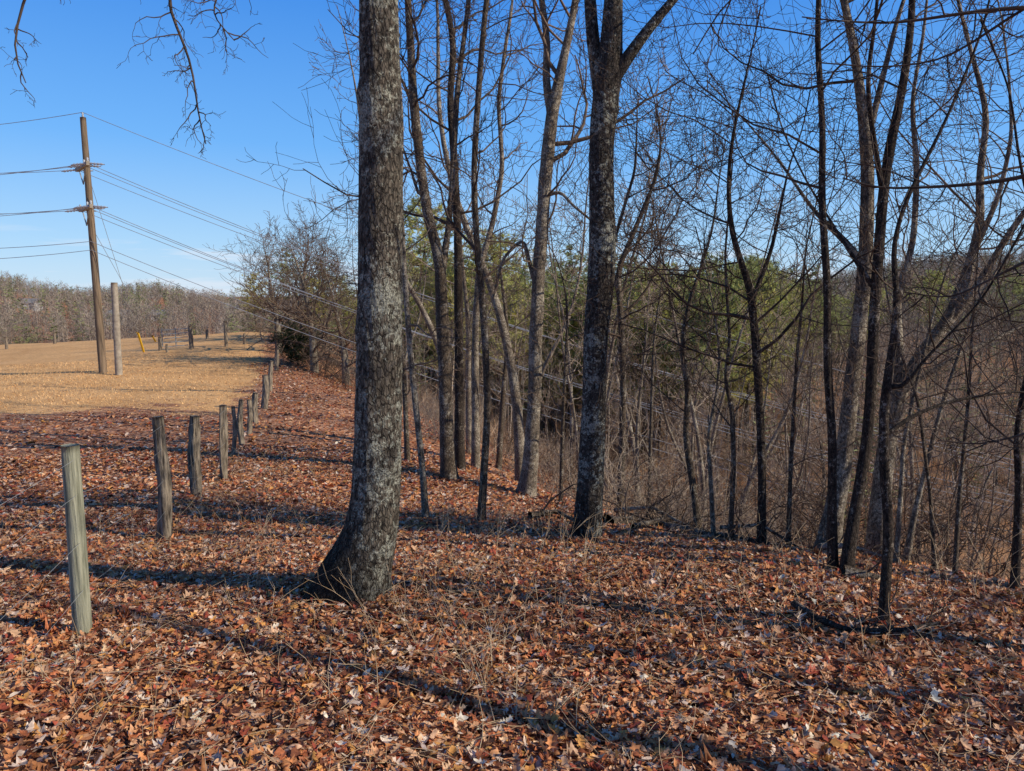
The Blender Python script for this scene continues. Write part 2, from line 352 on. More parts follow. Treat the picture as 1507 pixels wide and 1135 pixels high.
# ---------------- tree growth ----------------
def perp(d):
    v = Vector((rng.gauss(0,1),rng.gauss(0,1),rng.gauss(0,1))); v = v - d*v.dot(d)
    return v.normalized() if v.length>1e-4 else Vector((1,0,0))
def grow(T, p, d, L, r, lvl, mx, up=.12, wob=.36, kids=(0,5,5,4,0), mn=.0026):
    n = (7,8,6,5,3)[min(lvl,4)]
    pts=[p.copy()]; rad=[r]; dirs=[d.copy()]; st=L/(n-1); q=p.copy(); dd=d.copy()
    for i in range(1,n):
        dd = dd + perp(dd)*wob*rng.uniform(.4,1.3); dd.z += up*rng.uniform(.3,1.2); dd.normalize()
        q = q+dd*st; pts.append(q.copy()); rad.append(max(mn*.75, r*(1-.72*i/(n-1)))); dirs.append(dd.copy())
    T.add(pts, rad, 6 if r>.03 else (4 if r>.01 else 3))
    if lvl < mx:
        k = kids[lvl]; k = max(1, k+rng.choice((-1,0,0,1)))
        for j in range(k):
            t = (.2+.8*(j+rng.random())/k)*(n-1); t=min(t,n-1.001); i=int(t); f=t-i
            pp = pts[i].lerp(pts[i+1], f); rr_ = rad[i]*(1-f)+rad[i+1]*f
            ang = R(rng.uniform(25,68)); cd = (dirs[i]*math.cos(ang)+perp(dirs[i])*math.sin(ang)).normalized()
            grow(T, pp, cd, L*rng.uniform(.36,.66)*(1.1-.35*t/(n-1)), max(mn, rr_*rng.uniform(.45,.7)), lvl+1, mx, up, wob, kids, mn)
def extend(pts, rad, ext, wob=.12, upz=.12):
    d = (pts[-1]-pts[-2]).normalized(); n = max(3,int(ext/.45)); r0=rad[-1]; q=pts[-1].copy()
    for i in range(1,n+1):
        d = (d+perp(d)*wob*rng.random()+Vector((0,0,upz))).normalized(); q=q+d*(ext/n); pts.append(q.copy()); rad.append(max(.006,r0*(1-.92*i/n)))
def along(T, pts, rad, n, t0, t1, Lr, mx=3, rr_=.42, upd=.5, start_lvl=1, kids=(0,6,5,4,0), up=.10, mn=.0026, wob=.36):
    for j in range(n):
        t = t0+(t1-t0)*(j+rng.random())/n; t = t*(len(pts)-1); t=min(t,len(pts)-1.01); i=int(t); f=t-i
        p = pts[i].lerp(pts[i+1],f); r = rad[i]*(1-f)+rad[i+1]*f
        ax = (pts[i+1]-pts[i]).normalized(); d = (perp(ax)+ax*upd*rng.uniform(.4,1.4)); d.normalize()
        L = rng.uniform(*Lr)*(1.15-.5*t/(len(pts)-1))
        grow(T, p, d, L, max(.005,min(r*rr_*rng.uniform(.6,1.2), L*.016)), start_lvl, mx, kids=kids, up=up, mn=mn, wob=wob)
def uniform_pts(pts, rad, n):
    Q,r = resample(pts, rad, n); return [Vector(q) for q in Q], list(r)
def key_tree(label, path, bm, tm, ext=5, nl=12, t0=.45, Lr=(1.2,2.6), forks=(), flare=.5, sides=14, dy=0, ringd=.06, amp=.04, seed=1, bumps=(), mx=3, kids=(0,6,5,4,0), name='bare_tree', fork_n=8, lobes=3, cat='tree', group=None, fz=.25):
    global rng
    rng = random.Random(seed*97+5)
    base = hit(path[0][0], path[0][1], 18 if path[0][1]<712 else 13); Yb = base.y; mn = .00038*Yb
    mn = max(.0022, min(.005, mn))
    if path[0][0] > 1180: kids=(0,5,4,4,0)
    pts=[]; rad=[]
    for i,(px,py,w) in enumerate(path):
        p = atY(px,py,Yb+dy*i/len(path)) if i else base.copy()
        depth = p.y*math.cos(PITCH)-p.z*math.sin(PITCH)
        pts.append(p); rad.append(w/2/F*depth)
    pts[0] = pts[0]-Vector((0,0,.12))
    if ext: extend(pts, rad, ext, .34, .05)
    root = empty(name, base); tag(root, label, cat, group)
    L = sum((pts[i+1]-pts[i]).length for i in range(len(pts)-1))
    rough_tube('trunk', pts, rad, sides, max(20,int(L/ringd)), M[bm], root, base, amp=amp, flare=flare, seed=seed, bumps=bumps, lobes=lobes, fz=fz)
    T = Tubes(); up_, ur = uniform_pts(pts, rad, 40)
    if nl: along(T, up_, ur, int(nl*1.25), t0, 1.0, Lr, mx, kids=kids, mn=mn)
    if T.b: T.build('branches', M[tm], root, off=base)
    for fk in forks:
        fp=[]; fr=[]
        fdy = fk[0]; fext = fk[1]
        for i,(px,py,w) in enumerate(fk[2:]):
            p = atY(px,py,Yb+fdy*i/len(fk)); fp.append(p); fr.append(w/2/F*(p.y*math.cos(PITCH)-p.z*math.sin(PITCH)))
        if fext: extend(fp, fr, fext, .34, .05)
        Lf = sum((fp[i+1]-fp[i]).length for i in range(len(fp)-1))
        lb = rough_tube('limb', fp, fr, max(8,sides//2), max(12,int(Lf/.08)), M[bm], root, base, amp=amp, seed=seed+7)
        T = Tubes(); q,qr = uniform_pts(fp, fr, 24); along(T, q, qr, fork_n, .2, 1.0, (Lr[0]*.7,Lr[1]*.8), mx, kids=kids, mn=mn)
        T.build('twigs', M[tm], lb, off=base)
    return root, base, pts, rad

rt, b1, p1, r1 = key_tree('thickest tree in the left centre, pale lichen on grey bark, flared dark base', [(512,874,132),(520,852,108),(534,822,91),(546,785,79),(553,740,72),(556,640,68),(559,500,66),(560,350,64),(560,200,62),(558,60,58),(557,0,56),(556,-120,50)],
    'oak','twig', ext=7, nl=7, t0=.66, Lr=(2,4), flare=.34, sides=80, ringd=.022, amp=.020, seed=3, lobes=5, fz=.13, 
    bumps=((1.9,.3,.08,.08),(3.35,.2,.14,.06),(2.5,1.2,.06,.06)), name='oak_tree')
rng = random.Random(5)
for path,w0 in (([(556,-240),(450,-230),(330,-130),(240,-10),(262,45),(285,100),(290,165),(303,212)],7),([(556,-300),(380,-330),(150,-220),(40,-20),(25,40),(12,80),(38,122)],7),([(450,-230),(400,-120),(330,-30),(310,20),(345,60)],5)):
    T = Tubes()
    pp=[atY(a,c,b1.y-.25*i/8) for i,(a,c) in enumerate(path)]
    rd=[max(.003,(w0/2/F*4.9)*(1-.8*i/(len(path)-1))) for i in range(len(path))]
    q,qr=uniform_pts(pp,rd,26); T.add(q,qr,5)
    along(T,q,qr,18,.45,1.0,(.15,.42),3,kids=(0,3,3,2,0),up=-.08,mn=.0016,wob=.5)
    T.build('drooping_branch', M['twigdark'], rt, off=b1)

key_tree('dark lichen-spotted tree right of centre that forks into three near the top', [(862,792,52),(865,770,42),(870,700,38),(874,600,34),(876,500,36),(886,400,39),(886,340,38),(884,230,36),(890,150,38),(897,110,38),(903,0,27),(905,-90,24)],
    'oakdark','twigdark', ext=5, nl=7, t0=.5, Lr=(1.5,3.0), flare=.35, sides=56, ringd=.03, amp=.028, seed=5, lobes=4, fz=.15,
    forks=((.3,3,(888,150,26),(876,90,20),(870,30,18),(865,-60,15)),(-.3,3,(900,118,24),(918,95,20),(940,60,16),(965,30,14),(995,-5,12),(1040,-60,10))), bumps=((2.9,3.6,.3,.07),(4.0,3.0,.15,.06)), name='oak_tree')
key_tree('tall grey-brown tree in the centre forking high up, left of the dark forked tree', [(774,730,30),(780,690,23),(786,600,20),(790,450,19),(800,300,19),(808,200,19),(813,165,18),(835,60,12),(848,0,10)],
    'grey','twig', ext=4.5, nl=15, t0=.34, Lr=(1,2.8), seed=7, forks=((.4,4,(812,175,14),(803,120,11),(806,60,10),(797,0,9)),(.3,0,(790,430,7),(770,350,5),(740,380,4),(725,440,3)),(-.4,1.5,(800,290,7),(825,280,5),(840,300,4))), amp=.04)
key_tree('dark tree just right of the thickest trunk, splitting in two above mid height', [(661,706,26),(657,640,20),(655,560,19),(651,470,19),(648,385,17),(628,310,14),(618,240,14),(608,140,13),(604,60,11),(600,0,10)],
    'brown','twigdark', ext=5, nl=16, t0=.34, Lr=(1,3.0), seed=9, forks=((.4,4,(650,400,12),(660,340,9),(668,230,8),(672,140,8),(690,0,7)),))
key_tree('very thin dark sapling with its foot left of the tall centre trees', [(707,770,13),(712,700,11),(718,600,10),(714,500,10),(708,420,10),(700,340,9),(697,250,9),(703,150,9),(712,40,8),(718,-20,8)], 'brown','twigdark', ext=3, nl=15, t0=.3, Lr=(.6,1.8), seed=11, sides=10)
key_tree('thin sapling standing close to the right side of the thickest trunk', [(628,765,11),(622,690,9),(612,600,9),(602,500,8),(595,400,8),(589,280,7),(592,180,6),(585,90,6)], 'grey','twig', ext=2.5, nl=15, t0=.3, Lr=(.6,1.7), seed=12, sides=10)
key_tree('straight slim dark tree left of the thin grey one, centre left', [(677,692,17),(676,600,14),(675,480,13),(674,350,12),(668,230,11),(662,150,10),(668,60,9),(655,0,8)], 'black','twigdark', ext=4, nl=18, t0=.3, Lr=(1.2,3.4), seed=13, sides=10)
key_tree('slim pale stem between the dark trees, centre left', [(700,690,13),(700,600,11),(699,500,10),(704,400,9),(725,330,8),(740,250,7),(733,150,6),(745,60,5)], 'grey','twig', ext=3, nl=15, t0=.3, Lr=(.8,2.2), seed=14, sides=10)
key_tree('short slender sapling leaning right beside the slim pale stem', [(733,690,9),(738,620,8),(742,560,7),(748,500,6),(742,440,5)], 'brown','twig', ext=1.5, nl=10, t0=.3, Lr=(.6,1.4), seed=15, sides=8)
key_tree('slender tree with wide thin crown just right of the dark forked tree', [(912,758,11),(916,650,10),(917,560,9),(914,470,9),(908,400,9),(925,360,7),(950,300,6)], 'brown','twigdark', ext=1.8, nl=17, t0=.35, Lr=(1.0,2.4), seed=16, sides=10, forks=((.3,1.2,(914,440,7),(900,400,6),(905,350,5),(935,250,4)),))
key_tree('crooked thin tree bending left at mid height in front of the green pines', [(1032,766,11),(1018,700,10),(1008,640,9),(1014,570,9),(1003,520,8),(1012,450,7),(1030,400,5)], 'brown','twigdark', ext=1.3, nl=13, t0=.3, Lr=(.7,1.9), seed=17, sides=10)
key_tree('dark crooked tree curving left at the top, left of the right hand clump', [(1121,785,13),(1122,700,12),(1118,600,12),(1112,500,12),(1104,420,11),(1084,370,9),(1073,320,8),(1072,250,6),(1080,190,5)], 'black','twigdark', ext=1.0, nl=16, t0=.35, Lr=(.9,2.2), seed=18, sides=10, forks=((.3,1.0,(1108,440,7),(1135,370,6),(1150,300,4)),))
key_tree('pair-like thin curving sapling left of the dark crooked tree', [(1074,772,8),(1080,690,7),(1078,600,7),(1066,560,6),(1075,500,5),(1070,440,5)], 'brown','twigdark', ext=1.2, nl=11, t0=.3, Lr=(.6,1.5), seed=19, sides=8)
key_tree('thin stem right behind the curving sapling with few branches', [(1052,770,7),(1045,690,6),(1042,640,6),(1055,580,5),(1060,520,4)], 'grey','twig', ext=1.2, nl=8, t0=.3, Lr=(.5,1.3), seed=20, sides=8)
key_tree('big pale grey leaning tree in the right hand clump', [(1216,812,38),(1226,760,28),(1240,690,24),(1250,600,22),(1262,500,21),(1275,370,20),(1277,250,18),(1270,160,15),(1258,80,12),(1242,0,10),(1225,-70,8)],
    'grey','twigdark', ext=4, nl=10, t0=.45, Lr=(1,2.6), seed=21, sides=28, ringd=.04, forks=((.5,1.5,(1272,390,12),(1240,350,9),(1215,330,7),(1190,300,5)),(.2,2,(1276,210,10),(1300,110,8),(1320,30,6))))
key_tree('straight dark slim tree at the left of the right hand clump', [(1228,842,15),(1224,760,13),(1226,650,12),(1217,540,12),(1218,420,11),(1209,300,10),(1211,180,9),(1202,60,8),(1206,-20,7)], 'black','twigdark', ext=3, nl=12, t0=.38, Lr=(.8,2.2), seed=22, sides=12)
key_tree('dark tree crossing the clump and leaning right towards the top', [(1242,846,20),(1256,760,16),(1270,690,15),(1281,600,15),(1286,470,15),(1293,370,15),(1300,280,14),(1308,220,14),(1325,150,12),(1335,90,11),(1345,0,9)], 'black','twigdark', ext=3.5, nl=9, t0=.45, Lr=(.9,2.4), seed=23, sides=16, forks=((-.4,1.5,(1300,290,9),(1285,200,8),(1275,120,7),(1290,20,5)),(.3,1.2,(1290,430,8),(1250,370,6),(1225,330,4))))
key_tree('nearest small black tree on the right, kinked stem with its foot in open leaves', [(1299,922,14),(1303,850,14),(1309,780,14),(1301,690,14),(1300,600,13),(1309,540,12),(1317,490,10),(1322,430,9),(1310,370,7),(1330,300,6)], 'black','twigdark', ext=1.6, nl=9, t0=.5, Lr=(.5,1.5), seed=24, sides=14, forks=((-.2,.8,(1304,570,9),(1330,575,7),(1350,540,5),(1390,500,4)),(.2,.6,(1303,640,7),(1345,610,6),(1400,590,5),(1460,580,4))))
key_tree('many-limbed pale tree with a long limb leaning out to the right', [(1290,792,34),(1296,730,26),(1306,650,24),(1322,580,21),(1355,520,19),(1395,475,17),(1418,420,15),(1445,330,12),(1440,260,10),(1455,170,8),(1430,80,6)],
    'grey','twig', ext=2, nl=11, t0=.4, Lr=(1,2.2), seed=25, sides=18, forks=((.3,2,(1310,640,16),(1325,540,13),(1318,440,11),(1345,360,9),(1350,240,8),(1340,150,6)),(-.4,1.6,(1395,475,13),(1440,420,11),(1480,350,9),(1510,310,8)),(.3,1.2,(1330,570,10),(1400,530,8),(1460,500,6),(1507,480,5)),(-.5,1.5,(1420,400,9),(1470,290,7),(1490,200,5))))
key_tree('thin stem slanting right from the foot of the many-limbed tree', [(1330,832,9),(1345,760,8),(1362,690,7),(1385,600,6),(1415,510,5)], 'grey','twig', ext=1.4, nl=9, t0=.3, Lr=(.6,1.5), seed=26, sides=8)
key_tree('slight pale stem rising between the clump and the slanting stem', [(1318,835,8),(1325,740,7),(1330,650,6),(1350,560,5)], 'grey','twig', ext=1.4, nl=8, t0=.3, Lr=(.6,1.4), seed=27, sides=8)
key_tree('dark twiggy tree at the right edge of the view', [(1494,872,13),(1497,800,11),(1500,700,10),(1495,640,9),(1510,560,8),(1530,450,7)], 'black','twigdark', ext=2, nl=14, t0=.25, Lr=(.8,2), seed=28, sides=10)
for i,(px,py,w,tx,lab) in enumerate([(955,765,6,962,'knee-thin sapling near the middle of the fallen log'),(1160,795,7,1172,'light sapling left of the big pale leaning tree'),(1405,850,7,1425,'small sapling near the right side on the drop edge'),(825,742,6,835,'fine sapling between the tall centre tree and the dark forked one'),(600,680,8,585,'slim stem showing just right of the thickest trunk, behind the sapling'),(1378,843,6,1350,'sapling leaning left on the drop edge at right')]):
    key_tree(lab, [(px,py,w),(px*.7+tx*.3,py-110,w*.9),(tx,py-260,w*.7)], 'brown','twig', ext=1.5, nl=9, t0=.25, Lr=(.5,1.5), seed=40+i, sides=7)
rt, b2, p2, r2 = key_tree('dark tree beyond the right edge reaching boughs into the upper right', [(1640,985,34),(1650,700,28),(1660,400,26),(1650,100,22),(1640,-200,18)], 'black','twigdark', ext=4, nl=4, t0=.6, Lr=(1.5,3), seed=31, sides=14, mx=2)
rng = random.Random(8)
for path,w0 in (([(1655,190),(1580,235),(1507,262),(1430,272),(1360,276),(1290,278),(1240,262)],10),([(1650,60),(1580,10),(1480,12),(1400,22),(1320,35),(1240,32),(1180,25)],8),([(1650,90),(1600,30),(1540,-10),(1450,50),(1390,90),(1300,100),(1200,92)],7),([(1660,560),(1580,610),(1507,640),(1440,655),(1380,648)],7),([(1655,300),(1560,360),(1480,400),(1400,440),(1330,430)],7),([(1655,20),(1540,-40),(1380,-50),(1200,-50),(1080,-20),(1020,80)],7)):
    T = Tubes()
    pp=[atY(a,c,b2.y+.5*i/6) for i,(a,c) in enumerate(path)]
    rd=[max(.0035,(w0/2/F*b2.y)*(1-.8*i/(len(path)-1))) for i in range(len(path))]
    q,qr=uniform_pts(pp,rd,20); T.add(q,qr,6); along(T,q,qr,9,.15,1.0,(.25,.8),3,kids=(0,3,3,2,0),up=.02,mn=.002,wob=.42)
    T.build('bough', M['twigdark'], rt, off=b2)
for i,(x,y,r,h) in enumerate([(8.4,.55,.085,13),(12,2.6,.12,14),(7.5,-1.9,.06,12),(16,6.5,.13,14),(11,-4.5,.10,13),(7.2,1.9,.04,8),(9.6,3.9,.05,9),(6.2,-.6,.03,7),(13.5,.6,.06,11)]):
    rng = random.Random(60+i); z=H(x,y); base=Vector((x,y,z)); pts=[base-Vector((0,0,.2)),base+Vector((.1,.1,1.4)),base+Vector((-.05,-.12,2.8)),base+Vector((0,.15,4.5))]; rad=[r*1.25,r,r*.92,r*.85]; extend(pts,rad,h-4.5,.4,.05)
    rt = empty('bare_tree', base); tag(rt,'bare tree standing out of view on the slope to the right','tree','trees out of view to the right')
    rough_tube('trunk',pts,rad,10,60,M['brown'],rt,base,seed=i,amp=.08)
    T=Tubes(); q,qr=uniform_pts(pts,rad,30); along(T,q,qr,10,.3,1,(1.0,2.6),2,kids=(0,5,3,0,0)); T.build('branches',M['twigdark'],rt,off=base)

# ---------------- prototypes for the valley woods ----------------
def copy_tree(src, loc, rz, sc, lab=None):
    r = src.copy(); C.objects.link(r); r.location = loc; r.rotation_euler=(0,0,rz); r.scale=sc
    for ch in src.children:
        c = ch.copy(); C.objects.link(c); c.parent = r
    if lab: r['label']=lab
    return r
def bare_proto(seed, h, r, bm, tm, nl, Lr, multi=1, t0=.3, mn=.007, upd=.5, kids=(0,5,4,3,0), wb=.2, uz=.16):
    global rng
    rng = random.Random(seed); root = empty('bare_tree',(0,0,0)); T=Tubes(); TK=Tubes()
    for m_ in range(multi):
        d = Vector((rng.gauss(0,.07)*multi, rng.gauss(0,.07)*multi, 1)).normalized()
        pts=[Vector((.1*m_,0,-.3)),d*1.0]; rad=[r*1.2,r]; extend(pts,rad,h-1,wb,uz)
        q,qr=uniform_pts(pts,rad,22); TK.add(q,qr,7); along(T,q,qr,nl,t0,1,Lr,3,kids=kids,mn=mn,upd=upd)
    TK.build('trunk',M[bm],root); T.build('branches',M[tm],root); return root
protos=[bare_proto(101,11,.09,'grey','twigpale',15,(1.2,2.6)), bare_proto(102,12,.11,'brown','twig',16,(1.4,3)), bare_proto(103,9,.055,'grey','twigpale',14,(1,2)),
        bare_proto(104,10,.07,'brown','twig',12,(1.2,2.8),2), bare_proto(105,13,.10,'grey','twig',14,(1.2,2.4),1,.45)]
plab=['pale grey slender bare tree in the valley woods','brown spreading bare tree in the valley woods','small thin pale bare tree in the valley woods','twin-stemmed brown bare tree in the valley woods','tall straight bare tree with a high crown in the valley woods']
for p,l in zip(protos,plab): tag(p,l,'tree','bare trees in the valley woods')
def pine_proto(seed, h, spread, col, t0=.25, nm=1.0, dens=1.0):
    g = np.random.RandomState(seed); r_=random.Random(seed); root=empty('pine_tree',(0,0,0)); TK=Tubes()
    n=14; lean=r_.uniform(-.3,.3); pts=[Vector((lean*math.sin(i/13*2),.2*math.sin(i),-.3+(h+.3)*i/13)) for i in range(n)]; TK.add(pts,[.13*nm*(1-.85*i/13) for i in range(n)],7)
    BT=Tubes(); cen=[]
    for w in range(16):
        z=h*(t0+(1-t0)*(w+r_.random()*.6)/16); f=(z/h-t0)/(1-t0); L0=spread*(math.sin(min(1,.35+f*1.1)*math.pi*.5)*(1-f)**.5+.16)
        for k in range(r_.randint(3,6)):
            a=r_.uniform(0,6.28); L=L0*r_.uniform(.4,1.35); i=min(n-2,int((z+.3)/(h+.3)*13)); p=pts[i].lerp(pts[i+1],(z+.3)/(h+.3)*13-i)
            q=[p+Vector((math.cos(a)*L*t,math.sin(a)*L*t,L*(.15*t+.18*t*t))) for t in (0,.35,.7,1)]
            BT.add(q,[.03*nm,.022*nm,.015*nm,.006],4)
            for c in range(int((3+L*4.6)*dens)):
                t=r_.uniform(.3,1.05); cen.append((p.x+math.cos(a)*L*t+r_.gauss(0,.14*L*.6+.05),p.y+math.sin(a)*L*t+r_.gauss(0,.14*L*.6+.05),p.z+L*(.15*t+.18*t*t)+r_.uniform(-.08,.22)))
    TK.build('trunk',M['brown'],root)
    cen=np.array(cen); K=15; n=len(cen); c=np.repeat(cen,K,0); m=len(c)
    d=g.normal(0,1,(m,3)); d[:,2]+=.5; d/=np.linalg.norm(d,axis=1,keepdims=True); L=g.uniform(.14,.34,(m,1))*nm; s=np.cross(d,g.normal(0,1,(m,3))); s/=np.linalg.norm(s,axis=1,keepdims=True); s*=g.uniform(.013,.034,(m,1))*nm
    cc_=np.array(col)*np.repeat(g.uniform(.6,1.35,(n,1)),K,0)*g.uniform(.8,1.2,(m,1)); V=np.stack([c-s,c+s,c+d*L],1).reshape(-1,3)
    mk('crown',V,[np.arange(m*3).reshape(-1,3)],M['needle'],root,col=np.repeat(cc_,3,0),smooth=False)
    BT.build('boughs',M['brown'],root)
    return root
pines=[pine_proto(201,11.5,2.7,(.53,.51,.16),.36),pine_proto(202,10,2.5,(.60,.53,.17),.32),pine_proto(203,12.5,2.5,(.40,.42,.15),.4)]
for p,l in zip(pines,['bushy olive green pine in the valley woods','yellow green thin pine in the valley woods','tall dark green pine in the valley woods']): tag(p,l,'pine tree','pines in the valley woods')
used=set()
def put(protolist, idx, x, y, s):
    o = protolist[idx]
    rz = rng.uniform(0,6.28); loc=(x,y,H(x,y)); sc=(s*rng.uniform(.9,1.1),)*2+(s,)
    if id(o) in used: return copy_tree(o, loc, rz, sc)
    used.add(id(o)); o.location=loc; o.rotation_euler=(0,0,rz); o.scale=sc; return o
rng = random.Random(77)
def pxx(px, Y): return (px-CX)/F*Y*1.0
def sd1(x,y): return sdist(np.array([x]),np.array([y]))[0]
for (a,c,d0,d1,n,ks,s0,s1) in [(600,770,42,75,30,(0,1,2),.8,1.1),(880,1120,42,72,44,(0,0,1,2),.82,1.12),(760,900,48,80,26,(0,1,2),.85,1.1),(1060,1200,48,85,16,(0,1,2),.7,.98),(390,540,52,72,8,(0,1,0),.42,.55),(1180,1500,60,120,14,(2,0),.55,.8),(600,1150,80,120,30,(0,1,2),.8,1.1)]:
    for i in range(n):
        Y_=rng.uniform(d0,d1); x=pxx(rng.uniform(a,c),Y_)
        if sd1(x,Y_)<2: continue
        put(pines, rng.choice(ks), x, Y_, rng.uniform(s0,s1))
for (a,c,d0,d1,n,s0,s1) in [(560,900,13,24,14,.8,1.1),(880,1100,15,28,10,.7,1.0),(1000,1540,13,30,14,.6,.95),(560,1580,28,60,100,.5,.9),(1120,1580,50,120,75,.6,.85),(560,1100,50,100,24,.65,.95)]:
    for i in range(n):
        Y_=rng.uniform(d0,d1); x=pxx(rng.uniform(a,c),Y_)
        if sd1(x,Y_)<1.8: continue
        if math.hypot(x-5,Y_-42)<3: continue
        put(protos, rng.choice((0,1,2,3,4,2,0)) if Y_>30 else rng.choice((0,2,2,4,2)), x, Y_, rng.uniform(s0,s1))
def shrub_proto(seed, tm, h):
    global rng
    rng=random.Random(seed); root=empty('shrub',(0,0,0)); T=Tubes()
    for i in range(18):
        a=rng.uniform(0,6.28); d=Vector((math.cos(a)*rng.uniform(.1,.8),math.sin(a)*rng.uniform(.1,.8),1)).normalized()
        grow(T,Vector((rng.gauss(0,.3),rng.gauss(0,.3),-.05)),d,h*rng.uniform(.5,1),.010,1,3,up=.02,wob=.4,kids=(0,5,4,3,0),mn=.004)
    T.build('stems',M[tm],root); return root
shrubs=[shrub_proto(301,'twig',1.7),shrub_proto(302,'twigpale',1.3),shrub_proto(303,'twigdark',2.0)]
for p,l in zip(shrubs,['brown bramble shrub on the slope below the ridge','pale dry shrub on the slope below the ridge','dark leafless thicket shrub on the slope below the ridge']): tag(p,l,'shrub','leafless shrubs on the slope below the ridge')
rng=random.Random(31)
for i in range(130):
    Y_=rng.uniform(8,50); x=pxx(rng.uniform(540,1560),Y_)
    s=sd1(x,Y_)
    if s<1.4 : continue
    if math.hypot(x-5,Y_-42)<3.5: continue
    put(shrubs, rng.choice((0,1,1,2)), x, Y_, rng.uniform(.6,1.4))
def own_copy(src, px, Y_, s, lab, cat, name, rz=None, grp=None, wx=1.25):
    x=pxx(px,Y_); o=copy_tree(src,(x,Y_,H(x,Y_)),rng.uniform(0,6.28) if rz is None else rz,(s*wx,s*wx,s),lab); o.name=name; o['category']=cat
    if grp: o['group']=grp
    elif 'group' in o: del o['group']
    return o
sp=bare_proto(120,6.2,.19,'grey','twig',34,(2.1,3.9),1,.13,.010,.35,kids=(0,6,5,4,0),wb=.25,uz=.1); x=pxx(462,36); sp.location=(x,36,H(x,36)); tag(sp,'broad spreading bare tree at the far end of the fence line','tree')
rng=random.Random(90)
for px,Y_,s,l in [(410,42,.92,'spreading bare tree left behind the dark cedar at the field corner'),(508,35,.9,'spreading bare tree on the bank just left of the thickest trunk'),(440,50,1.15,'spreading bare tree furthest back at the field corner')]:
    own_copy(sp,px,Y_,s,l,'tree','bare_tree',wx=1.05)
own_copy(pines[1],378,62,.48,'yellow green pine at the left end of the corner thicket','pine tree','pine_tree')
own_copy(pines[2],425,64,.58,'low olive pine showing through the spreading trees at the corner','pine tree','pine_tree')
own_copy(pines[2],475,62,.58,'darker pine showing through the right of the spreading trees','pine tree','pine_tree')
for px,Y_,s,l in [(480,33,.9,'brushy shrub on the bank beside the far fence posts'),(505,28,.7,'brown shrub on the bank left of the thickest trunk'),(428,38,.9,'shrub right beside the last fence post'),(452,37,1.0,'dark shrub at the foot of the broad spreading tree')]:
    own_copy(shrubs[rng.choice((0,2))],px,Y_,s,l,'shrub','shrub')
cd=pine_proto(210,1.8,1.3,(.06,.075,.03),.02,.5,2.2); x=pxx(437,37); cd.location=(x,37,H(x,37)); cd.name='cedar_bush'; tag(cd,'low dark evergreen cedar bush at the field corner','bush')

# ---------------- masses ----------------
def slivers(name,p0,p1,w,col,mat,label,cat,g):
    d=p1-p0; s=np.cross(d,g.normal(0,1,d.shape)); s/=np.linalg.norm(s,axis=1,keepdims=True)+1e-9; s=s*w[:,None]
    V=np.stack([p0-s,p0+s,p1],1).reshape(-1,3)
    o=mk(name,V,[np.arange(len(V)).reshape(-1,3)],mat,col=np.repeat(col,3,0),smooth=False); tag(o,label,cat,kind='stuff'); return o
g=np.random.RandomState(19)
x,y=scatter(5200,7,62,azm=41,seed=33,cond=lambda x,y:(sdist(x,y)>1.6)&(np.hypot(x-5,y-42)>2.6)&(nz(x,y,9,4)>-.55)&((x>-6)|(np.arange(len(x))%3==0)))
n=len(x);K=20;z=height(x,y);sc_=g.uniform(.25,1.05,n)*np.clip(np.hypot(x,y)/18,.5,1.4)
B=np.repeat(np.stack([x,y,z],1),K,0)+np.concatenate([g.normal(0,.25,(n*K,2)),np.zeros((n*K,1))],1); sK=np.repeat(sc_,K)
d=g.normal(0,.55,(n*K,3)); d[:,2]=g.uniform(.25,1.1,n*K); B[:,2]+=g.uniform(0,.4,n*K)*sK
cb=np.array([(.38,.28,.20),(.52,.39,.27),(.25,.18,.13),(.50,.29,.15)])[g.randint(0,4,n)]; cb=np.repeat(cb,K,0)*g.uniform(.7,1.3,(n*K,1))
slivers('brush_thicket',B,B+d*sK[:,None],g.uniform(.004,.010,n*K)*np.clip(np.hypot(B[:,0],B[:,1])/25,.5,1.8),cb,M['brush'],'tangled dry brush covering the slope below the ridge','brush',g)
